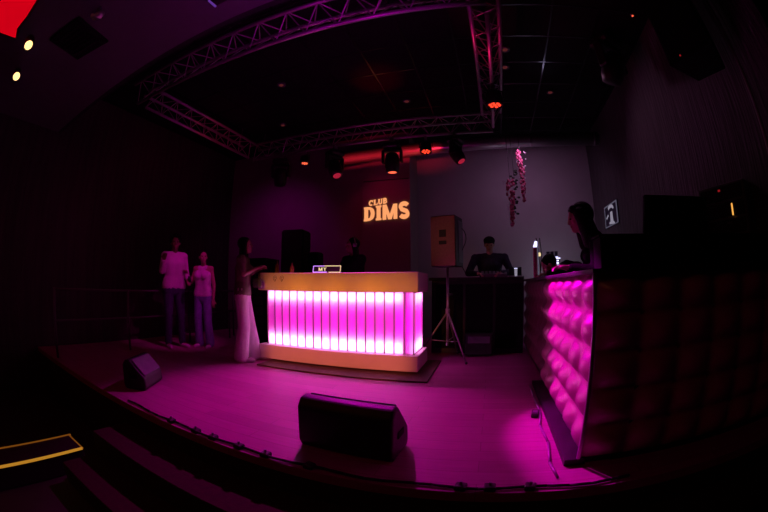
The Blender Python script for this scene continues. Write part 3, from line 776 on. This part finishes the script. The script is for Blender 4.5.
# ------------------------------------------------------------------ people
def V3(*a): return Vector(a)
def hand(b, wr, d, side, curl=.5, up=None):
    """palm, four unequal curved fingers and a thumb; d = forearm direction"""
    d = Vector(d).normalized(); up = Vector(up) if up else Vector((0, 0, 1))
    nrm = (up - d * up.dot(d)); nrm = nrm.normalized() if nrm.length > .05 else d.orthogonal().normalized()
    lat = d.cross(nrm).normalized() * side
    for k in (-.5, 0, .5): b.cap(wr + lat * .024 * k, wr + d * .075 + lat * .05 * k, .017, .014, 8, 3)
    for k, L_ in enumerate((.066, .076, .072, .056)):
        p = wr + d * .085 + lat * (.030 - .020 * k); q = d.copy(); a = 0
        for s_, f in enumerate((.42, .33, .25)):
            a += curl * .9; q2 = (d * math.cos(a) - nrm * math.sin(a)).normalized(); e = p + q2 * L_ * f
            b.cap(p, e, .0092 - .0008 * s_, .0085 - .0008 * s_, 8, 3); p = e
    p = wr + d * .03 + lat * .026; e = p + (d * .6 + lat * .75 - nrm * .2).normalized() * .036
    b.cap(p, e, .012, .010, 8, 3); b.cap(e, e + (d * .9 + lat * .2 - nrm * curl * .6).normalized() * .030, .010, .0085, 8, 3)

def person(label, loc, rz, h, J=None, skin='skin', hair='short', hairm='hair', top=None, sleeve='long', legs='denim', flare=.0,
           shoes='shoe', female=False, head_turn=(0, 0), extra=None, vox=.009, sit=False, group=None, cap_hat=False, phones=False, robe=0.):
    t = thing('person', label, 'person', loc, rz, group); t.scale = (h / 1.72,) * 3
    sw = .155 if female else .18; hw = .09
    P = dict(pel=(0, 0, .95), wai=(0, 0, 1.10), che=(0, .01, 1.28), nek=(0, -.005, 1.44), hed=(0, .025, 1.60),
             sl=(-sw, 0, 1.40), sr=(sw, 0, 1.40), el=(-sw - .06, -.01, 1.13), er=(sw + .06, -.01, 1.13), wl=(-sw - .07, .06, .88), wr=(sw + .07, .06, .88),
             hl=(-hw, 0, .92), hr=(hw, 0, .92), kl=(-hw - .01, .03, .50), kr=(hw + .01, .03, .50), al=(-hw - .02, -.02, .09), ar=(hw + .02, -.02, .09),
             fl=(-hw - .03, .15, .035), fr=(hw + .03, .15, .035))
    P.update(J or {}); P = {k: Vector(v) for k, v in P.items()}
    s = .93 if female else 1.
    b = MB()
    # torso
    def torso(b, o, bare=False):
        for z0, z1 in (('pel', 'wai'), ('wai', 'che')):
            w0, w1 = {'pel': .085, 'wai': .05, 'che': .075}[z0] * s, {'pel': .085, 'wai': .05, 'che': .075}[z1] * s
            r0, r1 = {'pel': .108, 'wai': .098, 'che': .108}[z0] * s + o, {'pel': .108, 'wai': .098, 'che': .108}[z1] * s + o
            for k in (-1, 0, 1): b.cap(P[z0] + V3(k * w0, 0, 0), P[z1] + V3(k * w1, 0, 0), r0, r1, 14, 5)
        k_ = .45 if bare else .75
        b.cap(P['sl'] * k_ + P['nek'] * (1 - k_) - V3(0, 0, .02 if bare else 0), P['sr'] * k_ + P['nek'] * (1 - k_) - V3(0, 0, .02 if bare else 0), .050 + o, None, 12, 4)
        for q in (() if bare else ('sl', 'sr')):
            b.cap(P['che'], P[q], .10 * s + o, .058 + o, 12, 4); b.cap(P['nek'] - V3(0, 0, .01), P[q], .045 + o, .048 + o, 12, 4)
        if female:
            for k in (-1, 1): b.ell(P['che'] + V3(k * .062, .075, -.01), (.062 + o, .058 + o, .06 + o), 14, 8)
    torso(b, 0)
    b.cap(P['nek'] - V3(0, 0, .03), P['hed'] - V3(0, .02, .06), .056 * s, .05 * s, 12, 4)
    for S in 'lr':
        b.cap(P['s' + S], P['e' + S], .050 * s, .038 * s); b.cap(P['e' + S], P['w' + S], .038 * s, .025 * s)
        b.cap(P['h' + S], P['k' + S], .082, .054); b.cap(P['k' + S] - V3(0, .01, .05), P['k' + S] * .6 + P['a' + S] * .4 - V3(0, .02, 0), .05, .05)
        b.cap(P['k' + S], P['a' + S], .052, .034)
        b.cap(P['a' + S] - V3(0, .02, .04), P['f' + S], .034, .026)
        b_d = P['w' + S] - P['e' + S]
        hand(b, P['w' + S], b_d, -1 if S == 'l' else 1, .45)
    # head with face
    X = Matrix.Translation(P['hed']) @ Euler((R(head_turn[1]), 0, R(head_turn[0])), 'XYZ').to_matrix().to_4x4(); b.X = X
    b.ell((0, -.008, .025), (.074, .094, .092), 20, 12); b.ell((0, .022, -.035), (.056, .062, .076), 16, 10)
    b.cap((0, .062, -.085), (0, .068, -.080), .024, None, 10, 4)                       # chin
    b.cap((0, .086, .018), (0, .104, -.018), .009, .013, 8, 3)                         # nose
    for k in (-1, 1):
        b.cap((k * .012, .080, .032), (k * .045, .070, .034), .011, .010, 8, 3)           # brow
        b.ell((k * .076, -.005, -.002), (.009, .018, .030), 8, 6)                      # ear
        b.ell((k * .038, .055, -.02), (.022, .02, .022), 8, 6)
    b.cap((-.018, .084, -.050), (.018, .084, -.050), .0085, None, 8, 3)
    b.X = Matrix.Identity(4)
    body = b.remesh('body', skin, t, vox, 3)
    for k in (-1, 1):
        e = MB(); e.X = X; e.ell((k * .031, .078, .012), (.0125, .008, .007), 10, 6); e.build('eye', 'eye', t, True)
    e = MB(); e.X = X; e.cap((-.018, .0895, -.050), (.018, .0895, -.050), .006, None, 8, 3); e.build('lips', 'lip', t, True)
    # hair
    hb = MB(); hb.X = X
    hb.ell((0, -.022, .038), (.084, .096, .092), 20, 12)
    if hair == 'long':
        for k in (-1, -.5, 0, .5, 1): hb.cap((k * .062, -.045 + abs(k) * .035, .03), (k * .085, -.085 + abs(k) * .07, -.30), .044, .03, 10, 4)
        hb.cap((-.05, .03, .085), (.05, .03, .085), .03, None, 10, 4)
    elif hair == 'flowing':
        hb.ell((0, -.045, .03), (.10, .11, .11), 20, 12)
        for k in (-1, -.5, 0, .5, 1):
            hb.cap((k * .075, -.06 + abs(k) * .05, .03), (k * .11, -.10 + abs(k) * .09, -.22), .055, .055, 12, 4)
            hb.cap((k * .11, -.11 + abs(k) * .07, -.22), (k * .13, -.24 + abs(k) * .08, -.46), .06, .035, 12, 4)
        hb.cap((-.05, .035, .09), (.05, .035, .09), .032, None, 10, 4)
    elif hair == 'bob':
        for k in (-1, -.5, 0, .5, 1): hb.cap((k * .064, -.04 + abs(k) * .03, .03), (k * .075, -.065 + abs(k) * .055, -.13), .042, .034, 10, 4)
    elif hair == 'curly':
        for i in range(46):
            a = random.uniform(0, 6.28); c = random.uniform(-.3, 1); r_ = math.sqrt(max(0, 1 - c * c))
            y_ = -.03 + .095 * r_ * math.sin(a)
            if y_ > .05 and c < .55: continue
            hb.ell((.088 * r_ * math.cos(a), y_, .04 + .10 * c), .026, 8, 6)
    elif hair == 'bun':
        hb.ell((0, -.10, .085), (.042, .042, .04), 12, 8)
    hb.remesh('hair', hairm, t, .009, 2)
    if cap_hat:
        c = MB(); c.X = X; c.ell((0, -.012, .065), (.092, .106, .07), 20, 10); c.ell((0, .095, .055), (.066, .062, .012), 16, 6)
        c.remesh('cap', 'blacktee', t, .008, 2)
    if phones:
        c = MB(); c.X = X
        c.path([(.096 * math.cos(R(a)), -.012, .035 + .10 * math.sin(R(a))) for a in range(0, 181, 12)], .010)
        c.ell((.092, -.01, .005), (.02, .034, .04), 12, 8); c.ell((-.092, -.01, .005), (.02, .034, .04), 12, 8)
        c.build('headphones', 'steel', t, True)
    # clothes
    if top:
        c = MB(); torso(c, .014, sleeve == 'none')
        if sleeve in ('long', 'short'):
            for S in 'lr':
                m_ = P['s' + S].lerp(P['e' + S], .75) if sleeve == 'short' else P['e' + S]
                c.cap(P['s' + S], m_, .066 * s, .055 * s)
                if sleeve == 'long': c.cap(P['e' + S], P['e' + S].lerp(P['w' + S], .88), .055 * s, .040 * s)
        if robe: 
            for k in (-1, 0, 1): c.cap(P['pel'] + V3(k * .08, 0, 0), P['pel'] + V3(k * .10, 0, -robe), .125 * s, .13 * s)
        o = c.remesh('shirt' if sleeve != 'none' else 'tank_top', top, t, vox, 4)
    if legs:
        c = MB()
        for k in (-1, 0, 1): c.cap(P['pel'] + V3(k * .08, 0, .02), P['pel'] + V3(k * .085, 0, -.06), .112 * s + .006, .115 * s)
        for S in 'lr':
            c.cap(P['h' + S], P['k' + S], .095, .066 + flare * .35)
            c.cap(P['k' + S], P['a' + S] + V3(0, -.005, -.01), .066 + flare * .35, .050 + flare)
        c.remesh('trousers', legs, t, vox, 4)
    for S in 'lr':
        c = MB(); A, F_ = P['a' + S], P['f' + S]; dr = (F_ - A); dr.z = 0; dr = dr.normalized() if dr.length > .01 else V3(0, 1, 0)
        base = V3(A.x, A.y, A.z - .055)
        c.cap(base - dr * .03, base + dr * .17 - V3(0, 0, .005), .040, .034, 10, 4); c.cap(A - V3(0, 0, .02), base, .044, .040, 10, 4)
        c.remesh('shoe', shoes, t, .008, 2)
    return t

# the couple at left; facing +y locally
person('man in a pale long-sleeved shirt and dark jeans, leftmost of the people', (-4.58, 3.80, 0), R(-112), 1.78,
       dict(sl=(-.16, 0, 1.40), sr=(.16, 0, 1.40), er=(.215, .03, 1.17), wr=(.22, .14, 1.33), el=(-.215, .0, 1.14), wl=(-.17, .22, 1.05), kl=(-.11, .03, .50), al=(-.14, -.03, .09), fl=(-.18, .13, .035)),
       skin='skindark', hair='curly', top='shirtpale', sleeve='long', legs='denim', flare=.008, head_turn=(-15, 0))
person('woman in a white tank top and light blue flared jeans', (-4.27, 4.20, 0), R(-160), 1.56,
       dict(er=(.23, .03, 1.16), wr=(.24, .19, 1.30), el=(-.22, -.01, 1.12), wl=(-.22, .03, .86)),
       hair='bun', hairm='hair', top='tank', sleeve='none', legs='denimlight', flare=.035, female=True, head_turn=(35, 4))
person('woman with long dark hair and wide white trousers leaning on the left bar end', (-3.13, 3.86, 0), R(-62), 1.68,
       dict(er=(.20, .05, 1.20), wr=(.10, .22, 1.29), el=(-.21, .04, 1.20), wl=(-.08, .22, 1.28), kl=(-.10, .08, .50), al=(-.12, .14, .09), fl=(-.13, .30, .035)),
       skin='skin', hair='long', top='olive', sleeve='short', legs='whitecloth', flare=.06, female=True, head_turn=(0, 6))
person('person wearing headphones and black clothes behind the bar', (-1.96, 5.02, 0), R(150), 1.76,
       dict(er=(.23, .10, 1.16), wr=(.14, .34, 1.14), el=(-.23, .10, 1.16), wl=(-.14, .34, 1.14)),
       skin='skindark', hair='bob', top='blacktee', sleeve='long', legs='denim', phones=True, shoes='blacktee', head_turn=(-22, -4))
person('person in a dark cap and navy jumper behind the back counter', (.04, 5.95, 0), R(178), 1.82,
       dict(sl=(-.23, .0, 1.40), sr=(.23, .0, 1.40), er=(.33, .12, 1.17), wr=(.16, .36, 1.15), el=(-.33, .12, 1.17), wl=(-.16, .36, 1.15)),
       skin='skin', hair='short', top='navy', sleeve='long', legs='denim', cap_hat=True, shoes='blacktee', head_turn=(0, -16))
person('woman with long loose dark hair behind the quilted booth', (1.07, 3.02, 0), R(84), 1.74,
       dict(wai=(0, .02, 1.10), che=(0, .09, 1.27), nek=(0, .16, 1.43), hed=(0, .24, 1.57), sl=(-.155, .13, 1.38), sr=(.155, .13, 1.38), er=(.22, .14, 1.12), wr=(.12, .36, 1.16), el=(-.22, .14, 1.12), wl=(-.10, .36, 1.16)),
       skin='skin', hair='flowing', top='blacktee', sleeve='long', legs='denim', female=True, shoes='blacktee', head_turn=(0, -14))
person('person with dark hair bending low behind the far end of the booth', (1.33, 4.12, 0), R(84), 1.70,
       dict(wai=(0, .10, 1.06), che=(0, .28, 1.19), nek=(0, .42, 1.26), hed=(0, .60, 1.27), sl=(-.15, .40, 1.25), sr=(.15, .40, 1.25), er=(.24, .46, 1.20), wr=(.13, .64, 1.17), el=(-.24, .46, 1.20), wl=(-.13, .64, 1.17)),
       skin='skin', hair='short', top='blacktee', sleeve='long', legs='denim', female=True, shoes='blacktee', head_turn=(0, -35))
dr = thing('drinking_glass', 'dark tumbler held by the man in the pale shirt', 'glass', (-4.23, 3.85, 1.03)); MB().lathe([(.024, 0), (.03, .11), (.027, .11), (.02, .01)]).build('bowl', 'black', dr, True)
bg = thing('handbag', 'small patterned bag against the waist of the woman at the bar', 'bag', (-2.93, 3.93, 1.0), R(-20))
MB().box(-.09, .09, -.03, .03, 0, .13, .02).build('body', 'gobo', bg); MB().path([(-.07, 0, .13), (-.04, 0, .2), (.04, 0, .2), (.07, 0, .13)], .006).build('handle', 'black', bg, True)

# ------------------------------------------------------------------ lights
def lamp(kind, name, loc, col, power, target=None, size=.1, cone=60, blend=.5, sy=None):
    l = bpy.data.lights.new(name, kind); l.color = col; l.energy = power
    if kind == 'SPOT': l.spot_size = R(cone); l.spot_blend = blend; l.shadow_soft_size = size
    elif kind == 'AREA':
        l.size = size
        if sy: l.shape = 'RECTANGLE'; l.size_y = sy
    else: l.shadow_soft_size = size
    o = bpy.data.objects.new(name, l); COL.objects.link(o); o.location = loc
    if target:
        o.rotation_euler = (Vector(target) - Vector(loc)).to_track_quat('-Z', 'Y').to_euler()
    return o
MAG = (1., .0, .62)
# inside the bar: magenta back light and pale strips at top and bottom
cx = (lx0 + lx1) / 2
lamp('AREA', 'bar_backlight', (cx, ly + .42, .60), (1, .0, .62), 11, (cx, ly, .60), 1.95, sy=.60)
lamp('AREA', 'bar_backlight_side', (lx1 - .25, ly + .27, .60), (1, .0, .62), 3, (lx1, ly + .27, .60), .4, sy=.6)
for z_, hh in ((.91, .09), (.30, .12)):
    lamp('AREA', 'bar_strip', (cx - .07, ly + .06, z_), (1, .34, .9), 6 * hh / .1, (cx - .07, ly, z_), 1.88, sy=hh)
    lamp('AREA', 'bar_strip_side', (lx1 - .06, ly + .28, z_), (1, .34, .9), 1.5 * hh / .1, (lx1, ly + .28, z_), .45, sy=hh)
# magenta washes on the stage
lamp('SPOT', 'wash_magenta', (-2.1, 4.85, 3.2), (1, 0, .78), 470, (-1.55, 2.75, 0), .06, 58, 1)
lamp('SPOT', 'wash_booth', (-1.0, 4.25, 2.3), (1, 0, .80), 640, (.62, 2.56, .62), .02, 30, .45)
lamp('SPOT', 'people_fill', (-2.4, 3.3, 3.2), (1, .0, .62), 75, (-4.4, 4.0, .9), .04, 30, .7)  # added spot to brighten the couple at left
# warm front lights on the bar and the loudspeaker
for bx in (-2.55, -2.1, -1.6, -1.1):
    lamp('SPOT', 'front_warm', (-1.5, -1.6, 2.1), (1., .29, .01), 600, (bx, 4.05, .80), .03, 11.5, 1)
for bx in (-2.5, -1.85, -1.2):
    lamp('SPOT', 'front_warm_low', (-1.5, -1.6, 2.1), (1., .18, .10), 800, (bx, 4.05, .14), .03, 9, 1)
lamp('AREA', 'steps_fill', (-2.2, -.5, 3.1), (1., .30, .10), 1.6, (-1.5, .2, 0), 1.)  # added overhead area lamp that turns the stage steps brownish
lamp('SPOT', 'front_warm', (-2.4, -1.6, 2.3), (1., .50, .12), 80, (-.56, 4.85, 1.66), .02, 8, 1)
# red lights
rb = lamp('AREA', 'duct_red_fill', (-1.75, 5.93, 3.36), (1, .02, .04), 2.2, (-1.75, 6.2, 3.52), 1.9, sy=.03)  # added unseen area lamp that reddens the duct, without a fixture
rb.data.spread = R(70)
lamp('SPOT', 'red_wall', (-1.8, 5.5, 3.4), (1, .0, .10), 7, (-1.9, 6.4, 2.0), .04, 90, .9)
lamp('SPOT', 'red_ceiling', (-1.5, 4.7, 3.0), (1, 0, 0), 16, (-1.4, 4.35, 4.0), .04, 50, .9)
lamp('SPOT', 'red_truss', (-.2, 3.2, 3.0), (1, .01, .10), 6, (.3, 3.1, 3.55), .04, 100, .9)
lamp('SPOT', 'red_truss_left', (-3.3, 4.3, 2.9), (1, .02, .10), 4, (-4.2, 4.3, 3.5), .04, 110, .9)
# violet light on the soffit and the front truss
lamp('SPOT', 'violet_up', (-.9, 1.2, 2.3), (.85, .0, .9), 9, (-1.5, 1.5, 3.5), .05, 120, .9)
lamp('SPOT', 'magenta_truss', (-.1, 1.9, 2.6), (.9, .0, .8), 9, (-.8, 2.35, 3.5), .03, 100, .9)
# wall washes
lamp('SPOT', 'violet_back', (-3.9, 4.9, 3.0), (.75, .0, .60), 14, (-4.2, 6.4, 1.6), .1, 120, 1)
lamp('AREA', 'grey_wash', (.8, 5.75, 3.3), (.74, .34, .68), 5, (.8, 7.0, 1.4), .5)
lamp('POINT', 'console_glow', (1.25, 6.4, 1.3), (.75, .62, .85), 3.4, None, .1)
lamp('SPOT', 'right_wall_fill', (1.0, 4.6, 3.7), (.9, .38, .70), 12, (2.3, 3.4, 2.0), .1, 110, 1)  # added faint spot to lift the dark right wall
lamp('SPOT', 'cool_ceiling', (1.2, 5.0, 3.5), (.6, .5, .8), 1.2, (.95, 3.9, 4.0), .03, 60, 1)
lamp('SPOT', 'left_dim', (-3.6, 2.4, 3.0), (1, .05, .35), 5, (-5.6, 3.6, 1.6), .1, 110, 1)

w = bpy.data.worlds.new('night'); SC.world = w; w.use_nodes = True
w.node_tree.nodes['Background'].inputs[0].default_value = (.5, .12, .5, 1); w.node_tree.nodes['Background'].inputs[1].default_value = .0008

# ------------------------------------------------------------------ camera (wide full-frame fisheye)
cd = bpy.data.cameras.new('camera'); co = bpy.data.objects.new('camera', cd); COL.objects.link(co); SC.camera = co
co.location = (0, 0, 1.05); co.rotation_euler = (R(90 + 4.67), 0, R(16.5))
cd.sensor_width = 36; cd.sensor_fit = 'HORIZONTAL'; cd.clip_start = .05; cd.clip_end = 100
cd.type = 'PANO'
for tgt in (cd, getattr(cd, 'cycles', None)):
    try:
        tgt.panorama_type = 'FISHEYE_EQUISOLID'; tgt.fisheye_lens = 361.0 / 768 * 36; tgt.fisheye_fov = R(200)
    except Exception: pass
SC.render.engine = 'CYCLES'
SC.cycles.use_denoising = True
SC.cycles.sample_clamp_indirect = 4
SC.view_settings.view_transform = 'Standard'; SC.view_settings.look = 'None'; SC.view_settings.gamma = 1; SC.view_settings.exposure = 0
SC.view_settings.use_curve_mapping = False
